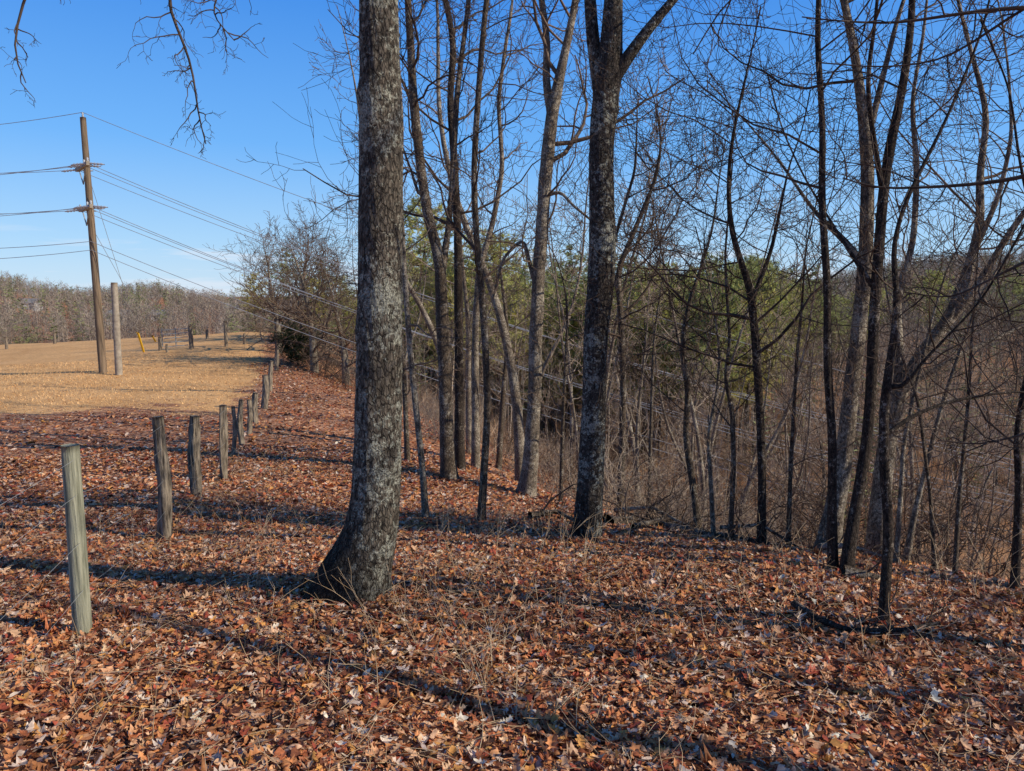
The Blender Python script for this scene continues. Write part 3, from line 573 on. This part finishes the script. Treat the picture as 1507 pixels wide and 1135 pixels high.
def mass(seed,n,r0,r1,azm,K,wid,tw,lab,pinef,hr,cond):
    g=np.random.RandomState(seed); r=np.sqrt(g.uniform(r0**2,r1**2,n)); az=np.radians(g.uniform(-azm,azm,n)); x=r*np.sin(az); y=r*np.cos(az)
    k=cond(x,y,np.degrees(az),r,g); x=x[k];y=y[k];n=len(x);z=height(x,y);ht=g.uniform(*hr,n)
    pine=g.rand(n)<pinef*(1+nz(x,y,60,4))
    tint=np.array([(.29,.235,.19),(.37,.30,.24),(.25,.195,.155),(.32,.25,.19)])[g.randint(0,4,n)]
    tc=np.where(pine[:,None],np.array([(.22,.235,.10)]),tint)*g.uniform(.75,1.25,(n,1))
    B=np.repeat(np.stack([x,y,z],1),K,0);hK=np.repeat(ht,K);pK=np.repeat(pine,K);m=len(B)
    t=g.uniform(.25,.95,m);a=g.uniform(0,6.28,m);L=hK*np.where(pK,.24*(1.15-t),.2*g.uniform(.5,1.2,m)*(1.25-.6*t));el=np.where(pK,g.uniform(-.1,.4,m),g.uniform(.3,1.2,m))
    off=g.normal(0,.05,(m,2))*hK[:,None]
    p0=B+np.stack([off[:,0],off[:,1],hK*t],1);d=np.stack([np.cos(a)*np.cos(el),np.sin(a)*np.cos(el),np.sin(el)],1)
    w=np.where(pK,wid*3.2,wid)*g.uniform(.6,1.3,m)
    tp=np.concatenate([np.stack([x,y,z-.5],1)]*2); tq=tp+np.tile(np.stack([g.normal(0,.4,n),g.normal(0,.4,n),ht*.95+.5],1),(2,1))
    slivers('distant_woods',np.vstack([p0,tp]),np.vstack([p0+d*L[:,None],tq]),np.concatenate([w,np.full(2*n,tw)]),np.vstack([np.repeat(tc,K,0)*g.uniform(.8,1.2,(m,1)),tc*1.4,tc*1.4]),M['farwood'],lab,'woods',g)
HOUSES=[(48,215,4.5,3.2),(183,190,6,3.6),(240,200,4,3.2),(345,280,7,5)]
def cfar(x,y,az,r,g):
    k=(r>125)|(az>-8); pxs=CX+F*x/y
    for (hp,hr,hw,hh_) in HOUSES: k&=~((np.abs(pxs-hp)<F*hw/hr*.5)&(y<hr+6)&(y>hr-30))
    return k
mass(9,10500,150,430,42,46,.05,.08,'grey brown leafless woods covering the far hills',.12,(5,8),cfar)
mass(10,2600,100,155,42,60,.033,.06,'leafless woods filling the middle distance behind the valley',.15,(5.5,8.5),cfar)
mass(12,1500,32,102,41,70,.015,.04,'leafless young woods standing on the valley floor',.10,(4,8),lambda x,y,az,r,g:(sdist(x,y)>5)&(az>-10)&(np.hypot(x-5,y-42)>4.5)&((az>12)|(g.rand(len(x))<.7)))

# ---------------- houses ----------------
def box(x0,x1,y0,y1,z0,z1):
    V=[(a,b_,c) for c in (z0,z1) for a,b_ in ((x0,y0),(x1,y0),(x1,y1),(x0,y1))]
    Fc=[(3,2,1,0),(4,5,6,7),(0,1,5,4),(1,2,6,5),(2,3,7,6),(3,0,4,7)]; return V,Fc
def boxes(name, L, mat, parent=None):
    V=[];Fc=[]
    for b_ in L:
        v,f=box(*b_); k=len(V); V+=v; Fc+=[tuple(i+k for i in q) for q in f]
    return mk(name,V,[np.array(Fc)],mat,parent,smooth=False)
for (hp,hr,hw,hh_),lab in zip(HOUSES,['white farmhouse far off at the left edge','low white building just beyond the field crest','small white shed beyond the field crest right of the pole','pale house among far trees by the corner thicket']):
    xx=(hp-CX)/F*hr; zz=H(xx,hr); rt=empty('house',(xx,hr,zz),R(12)); tag(rt,lab,'house')
    w=hw/2; e=hh_*.6; boxes('wall',[(-w,w,-3,3,-1,e)],M['white'],rt)
    mk('roof',[(-w-.4,-3.4,e-.1),(w+.4,-3.4,e-.1),(w+.4,0,hh_),(-w-.4,0,hh_),(-w-.4,3.4,e-.1),(w+.4,3.4,e-.1)],[np.array([(0,1,2,3),(3,2,5,4)])],M['roof'],rt,smooth=False)
    for k in range(max(1,int(hw/3))):
        cx=-w+1.2+k*2.4; boxes('window',[(cx-.4,cx+.4,-3.05,-3.003,e*.4,e*.78)],M['glass'],rt)
    boxes('door',[(w-1.2,w-.4,-3.05,-3.003,0,e*.78)],M['roof'],rt)

# ---------------- fence posts ----------------
POSTS=[(103,655,122,934,25,'postgreen','nearest fence post, smooth green grey, leaning slightly left'),
(234,613,242,796,18,'post','second fence post from the front, rough weathered wood'),
(286,612,290,731,14,'post','third fence post from the front, dark and split'),
(328,596,329,706,11,'post','fourth fence post from the front, tall and dark'),
(343,598,342,672,6,'post','thin stake just right of the fourth fence post'),
(355,588,357,656,7,'post','slim post between the thin stake and the leaning row'),
(366,588,366,641,7,'post','first post of the tight far group in the fence row'),
(376,578,376,624,9,'post','thick short post in the far group of the fence row'),
(390,552,388,602,10,'post','wide weathered post where the fence meets the grass'),
(400,531,397,576,6,'post','narrow post just past the wide weathered one'),
(408,514,406,546,6,'post','last visible post at the far end of the fence row')]
tops=[];bases=[]
for i,(tx,ty,bx,by,w,mt,lab) in enumerate(POSTS):
    b_=hit(bx,by); t_=atY(tx,ty,b_.y); dpt=b_.y*math.cos(PITCH)-b_.z*math.sin(PITCH); r=w/2/F*dpt
    lean=Vector(((0,.03,-.02,0,.04,-.05,.03,-.03,.05,-.03,.02)[i],0,0)); mid=b_.lerp(t_,.5)+lean
    o=rough_tube('fence_post',[b_-Vector((0,0,.15)),mid,t_],[r*1.05,r*.98,r*(.92 if i==0 else .8)],24,30,M[mt],None,b_,amp=.03 if i==0 else .2,cap=True,seed=i+3)
    o.location=b_; tag(o,lab,'fence post','posts of the old fence along the ridge'); tops.append(t_); bases.append(b_)
idxs=[0,1,2,3,5,6,7,8,9,10]
for k,f in enumerate((.25,.5,.75,.93)):
    T=Tubes(); P_=[bases[0].lerp(tops[0],f)+Vector((.9,-3.5,.2))]+[bases[i].lerp(tops[i],f)+Vector((.03,0,0)) for i in idxs]
    for a_,c_ in zip(P_[:-1],P_[1:]):
        q=[a_.lerp(c_,t)-Vector((0,0,.05*math.sin(math.pi*t))) for t in np.linspace(0,1,7)]; T.add(q,[.0012]*7,4)
    o=T.build('fence_wire',M['metal']); tag(o,['lowest strand of rusty fence wire between the posts','second lowest strand of fence wire between the posts','second highest strand of fence wire between the posts','top strand of fence wire near the post tops'][k],'fence wire','wire strands of the ridge fence')

# ---------------- utility pole ----------------
pb=hit(152,549); ptop=atY(122,173,pb.y); pr=.15
rt=empty('utility_pole',pb); tag(rt,'tall brown wooden utility pole with two crossarms in the field','utility pole')
rough_tube('shaft',[pb-Vector((0,0,.3)),pb.lerp(ptop,.5),ptop],[pr*1.1,pr*.95,pr*.75],16,60,M['pole'],rt,pb,amp=.01,cap=True,seed=2)
ad=Vector((.62,-.78,-.02)).normalized(); sd=Vector((.97,-.1,0)).normalized()
def beam(name,p,q,w,h_,mat,parent,off):
    p=Vector(p);q=Vector(q);d=(q-p).normalized();s=d.cross(Vector((0,0,1)))
    if s.length<.1: s=Vector((1,0,0))
    s.normalize();u=s.cross(d);V=[]
    for e in (p,q):
        for a,c in ((-1,-1),(1,-1),(1,1),(-1,1)): V.append(tuple(e+s*w/2*a+u*h_/2*c-Vector(off)))
    return mk(name,V,[np.array([(0,1,2,3),(7,6,5,4),(0,4,5,1),(1,5,6,2),(2,6,7,3),(3,7,4,0)])],mat,parent,smooth=False)
arms=[]
for yy in (243,303):
    f=(549-yy)/(549-173.); c=pb.lerp(ptop,f)-sd*.2
    beam('crossarm',c-ad*1.3,c+ad*1.3,.13,.15,M['arm'],rt,pb)
    for sgn in (-1,1): beam('brace',c+ad*sgn*.75-Vector((0,0,.06)),c-Vector((0,0,.7)),.04,.03,M['metal'],rt,pb)
    ends=[]
    for t in (-1.2,.45,1.2):
        p=c+ad*t
        for sg in (-1,1):
            T=Tubes(); T.add([p+sd*sg*(.08+k*.07)+Vector((0,0,-.02*k*.3)) for k in range(10)],[.02,.05,.025,.055,.025,.055,.025,.055,.025,.02],8); T.build('insulator',M['ins'],rt,off=pb)
        T=Tubes(); T.add([p+Vector((0,0,.07+k*.04)) for k in range(5)],[.02,.05,.03,.05,.02],8); T.build('insulator',M['ins'],rt,off=pb)
        ends.append(p)
    arms.append(ends)
T=Tubes(); p=ptop; T.add([p+Vector((0,0,k*.05)) for k in range(5)],[.02,.05,.03,.05,.02],8); T.build('insulator',M['ins'],rt,off=pb)
def sag(a,c,s,n=40): return [a.lerp(c,t)-Vector((0,0,4*s*t*(1-t))) for t in np.linspace(0,1,n)]
def wire(att, lpx, lpy, z_r, lab, sagr=1.5, dyr=0):
    T=Tubes(); Lp=atY(lpx,lpy,att.y+3)
    far=Vector((30,24+dyr,z_r)); pts=sag(Lp,att,.25,16)[:-1]+sag(att,far,sagr,60); T.add(pts,[.012]*len(pts),5)
    o=T.build('power_line',M['wire']); tag(o,lab,'power line')
wire(arms[0][0],-250,243,-8.2,'outer left wire on the upper crossarm',dyr=1)
wire(arms[0][1],-250,255,-8.4,'inner wire on the upper crossarm')
wire(arms[0][2],-250,266,-8.6,'right hand wire on the upper crossarm',dyr=-1)
wire(arms[1][0],-250,304,-9.4,'outer left wire on the lower crossarm',dyr=1)
wire(arms[1][1],-250,312,-9.6,'inner wire on the lower crossarm')
wire(arms[1][2],-250,322,-9.8,'right hand wire on the lower crossarm',dyr=-1)
wire(ptop+Vector((0,0,.2)),-250,196,-7.2,'topmost power line from the tip of the pole',sagr=1.2)
lowp=pb.lerp(ptop,(549-352)/376.)+Vector((0,-.15,0))
wire(lowp,-250,362,-10.6,'upper of the two lowest wires on the pole shaft')
wire(lowp-Vector((0,0,.35)),-250,382,-11.0,'lower of the two lowest wires on the pole shaft')
for (tx,ty,bx,by,lab) in [(146,250,212,516,'yellow sleeved guy wire marker left of the gate, lower one'),(148,330,229,500,'yellow sleeved guy wire marker left of the gate, taller one')]:
    b_=hit(bx,by+3); f=(549-ty)/376.; t_=pb.lerp(ptop,f); rg=empty('guy_wire',b_); tag(rg,lab,'guy wire')
    T=Tubes(); T.add([b_,b_.lerp(t_,.5),t_],[.010]*3,5); T.build('cable',M['wire'],rg,off=b_)
    d=(t_-b_).normalized(); T=Tubes(); T.add([b_+d*.1,b_+d*1.0,b_+d*2.0],[.06]*3,8); T.build('marker_sleeve',M['yellow'],rg,off=b_)
b_=hit(175,552); t_=atY(168,416,b_.y)
o=rough_tube('timber_post',[b_-Vector((0,0,.2)),b_.lerp(t_,.5),t_],[.14,.135,.125],18,40,M['arm'],None,b_,amp=.02,cap=True,seed=8); o.location=b_; tag(o,'grey wooden stub pole standing right of the utility pole','post')
for (px,py,hpx,w,lab) in [(10,514,18,4,'far field post nearest the left edge'),(81,506,16,4,'far field post left of the utility pole'),(282,513,34,6,'thick post at the right end of the metal gate'),(333,510,38,5,'field post right of the gate'),(236,516,20,5,'post at the left end of the metal gate'),(360,507,16,4,'short far post near the corner thicket'),(305,499,14,4,'far fence post on the crest behind the gate'),(246,519,12,4,'low post in front of the gate')]:
    b_=hit(px,py,58); dpt=b_.y; t_=b_+Vector((0,0,hpx/F*dpt)); r=w/2/F*dpt
    o=rough_tube('field_post',[b_-Vector((0,0,.1)),b_.lerp(t_,.5),t_],[r,r,r*.9],10,10,M['post'],None,b_,amp=.05,cap=True,seed=px); o.location=b_; tag(o,lab,'post')
a_=hit(238,516,58); c_=hit(280,513,58); rt=empty('metal_gate',a_); tag(rt,'low metal field gate between two posts on the crest','gate')
for k in range(5):
    z=.2+.24*k; beam('rail',a_+Vector((.15,0,z)),c_+Vector((-.1,0,z)),.05,.05,M['metal'],rt,a_)
for f in (.03,.5,.97): p=a_.lerp(c_,f); beam('upright',p+Vector((0,.04,.2)),p+Vector((0,.04,1.25)),.05,.05,M['metal'],rt,a_)

# ---------------- fallen wood ----------------
def lying(name, path, w, mat, lab, cat, twn=0, seed=1, lift=.0, tl=(.25,.75)):
    global rng
    rng=random.Random(seed); pts=[];rad=[]
    for i,(px,py) in enumerate(path):
        p=hit(px,py,11.5); r=w/2/F*p.y*(1-.6*i/(len(path)-1)); p.z+=r*.9+.01+lift*(1+math.sin(i*2.1)); pts.append(p);rad.append(r)
    b_=pts[0].copy(); rt=empty(name,b_); tag(rt,lab,cat)
    L=sum((pts[i+1]-pts[i]).length for i in range(len(pts)-1))
    rough_tube('log',pts,rad,14,max(16,int(L/.05)),M[mat],rt,b_,amp=.12,seed=seed,cap=True)
    if twn:
        T=Tubes(); q,qr=uniform_pts(pts,rad,20); along(T,q,qr,twn,.05,1,tl,2,kids=(0,4,3,2,0),mn=.003,wob=.5,up=0); T.build('broken_branches',M['twigdark'],rt,off=b_)
lying('fallen_log',[(895,775),(950,779),(1010,785),(1080,792),(1150,802),(1205,812)],18,'brown','long dark fallen log lying along the edge of the drop','log',34,1,0,(.3,1.0))
lying('fallen_log',[(1240,852),(1275,856),(1305,860)],20,'brown','short rotten log between the right hand clump and the black tree','log',3,2)
lying('fallen_branch',[(1168,900),(1200,925),(1250,935),(1320,938),(1382,930)],11,'black','crooked fallen branch lying on leaves by the black tree','branch',6,3,.02)
lying('fallen_branch',[(780,768),(820,764),(860,778)],10,'brown','dark branch lying behind the foot of the dark forked tree','branch',14,4,.03)
lying('fallen_branch',[(1205,808),(1250,800),(1330,808)],11,'grey','pale fallen branch behind the right hand clump','branch',10,5,.05)
lying('fallen_branch',[(930,792),(985,774),(1040,790)],8,'brown','thin broken branch lying in front of the long fallen log','branch',22,6,.08,(.3,.9))
lying('fallen_branch',[(905,770),(960,756),(1030,772)],7,'grey','thin pale branch propped over the middle of the long log','branch',20,7,.14,(.3,.8))
lying('fallen_branch',[(1060,790),(1120,776),(1180,796)],7,'brown','twiggy dead limb lying over the right end of the long log','branch',18,8,.10,(.3,.8))
rng=random.Random(44)
b_=hit(985,780,11.5); rt=empty('uprooted_stump',b_); tag(rt,'dark twisted root stump sitting on the fallen log','stump')
for i in range(8):
    a=rng.uniform(0,6.28); d=Vector((math.cos(a),math.sin(a)*.5,rng.uniform(.1,.8))).normalized(); pts=[b_+Vector((0,0,.04))]; dd=d.copy()
    for k in range(5): dd=(dd+perp(dd)*.7).normalized(); pts.append(pts[-1]+dd*.08)
    rough_tube('root',pts,[.065,.05,.04,.028,.018,.008],9,14,M['brown'],rt,b_,amp=.2,seed=i,cap=True)

# ---------------- dry weeds ----------------
T=Tubes(); rng=random.Random(2)
cl=[(370,745,14),(415,775,12),(395,705,12),(210,835,8),(700,960,14),(660,1000,12),(855,870,9),(880,840,9),(620,900,9),(430,830,10),(300,735,10),(345,700,12),(320,770,8),(1060,870,7),(950,905,8),(1400,1000,6),(150,1010,6),(560,1060,6),(800,1040,6),(1230,990,5),(905,780,8),(660,780,10),(720,790,10),(1380,860,10),(1450,880,8),(460,700,10),(440,640,10),(500,650,8),(1000,800,10),(1100,815,9),(590,850,12),(780,775,10),(610,960,8),(760,900,8),(1000,940,7),(1150,880,7),(820,820,8),(380,660,10)]
for (px,py,n) in cl:
    c=hit(px,py)
    for k in range(n):
        x=c.x+rng.gauss(0,.26);y=c.y+rng.gauss(0,.26); d=Vector((rng.gauss(0,.45),rng.gauss(0,.45),1)).normalized()
        grow(T,Vector((x,y,H(x,y)-.02)),d,rng.uniform(.15,.55),.0026,3,4,up=-.05,wob=.22,kids=(0,0,0,3,0),mn=.0013)
for k in range(1400):
    r=rng.uniform(2.2,9); a=R(rng.uniform(-38,38)); x=r*math.sin(a); y=r*math.cos(a)
    if sd1(x,y)>.5: continue
    d=Vector((rng.gauss(0,1),rng.gauss(0,1),.12)).normalized()
    grow(T,Vector((x,y,H(x,y)+.028)),d,rng.uniform(.08,.4),.0024,3,4,up=-.02,wob=.25,kids=(0,0,0,1,0),mn=.0013)
M['weed']=plain('dry_weed',(.42,.27,.14),(.68,.50,.31),6)
o=T.build('dry_weed_stalks',M['weed']); tag(o,'thin dry tan weed stalks and twigs among the leaves','weeds',kind='stuff')

# ---------------- sky, sun, camera ----------------
el=R(30); sdv=Vector((.96,-.28,0)).normalized()*math.cos(el)+Vector((0,0,math.sin(el)))
sun=bpy.data.lights.new('sun','SUN'); sun.energy=5.0; sun.angle=R(.5); sun.color=(1,.92,.76)
so=bpy.data.objects.new('sun',sun); C.objects.link(so); so.rotation_mode='QUATERNION'; so.rotation_quaternion=sdv.to_track_quat('Z','Y')
w=bpy.data.worlds.new('World'); bpy.context.scene.world=w; w.use_nodes=True; nt=w.node_tree; bg=nt.nodes['Background']
sk=nt.nodes.new('ShaderNodeTexSky'); sk.sky_type='NISHITA'; sk.sun_disc=False; sk.sun_elevation=el; sk.sun_rotation=math.atan2(sdv.x,sdv.y); sk.air_density=1.0; sk.dust_density=.2; sk.ozone_density=1.5
tc_=nt.nodes.new('ShaderNodeTexCoord'); mp=nt.nodes.new('ShaderNodeMapping'); mp.inputs['Scale'].default_value=(2.5,2.5,30); nt.links.new(tc_.outputs['Generated'],mp.inputs[0])
sx=nt.nodes.new('ShaderNodeSeparateXYZ'); nt.links.new(tc_.outputs['Generated'],sx.inputs[0])
gr=ramp(nt,sx.outputs[2],[(0,(.52,.73,.94)),(.06,(.36,.64,.97)),(.18,(.14,.45,.98)),(.36,(.035,.26,.85)),(.55,(.02,.15,.55)),(1,(.015,.08,.3))])
gv=N(nt,'ShaderNodeVectorMath',operation='SCALE'); nt.links.new(gr,gv.inputs[0]); gv.inputs['Scale'].default_value=9.5
skc=mix(nt,.84,sk.outputs[0],gv.outputs[0])
cn=N(nt,'ShaderNodeTexNoise',Scale=1.6,Detail=6.0,Roughness=.6); nt.links.new(mp.outputs[0],cn.inputs[0])
band=ramp(nt,sx.outputs[2],[(.0,(1,1,1)),(.05,(1,1,1)),(.085,(0,0,0))]); cm=ramp(nt,cn.outputs[0],[(.5,(0,0,0)),(.68,(.8,.8,.8))])
mm=mix(nt,1.0,band,cm,'MULTIPLY'); sc2=mix(nt,mm,skc,(7.4,7.8,8.6)); nt.links.new(sc2,bg.inputs[0]); bg.inputs[1].default_value=.11
cam=bpy.data.cameras.new('camera'); cam.sensor_width=36; cam.lens=36*F/1507; cam.clip_end=5000; cam.clip_start=.05
co_=bpy.data.objects.new('camera',cam); C.objects.link(co_); co_.location=(0,0,0); co_.rotation_euler=(math.pi/2-PITCH,0,0)
S=bpy.context.scene; S.camera=co_; S.view_settings.view_transform='Standard'; S.view_settings.look='None'; S.view_settings.exposure=0
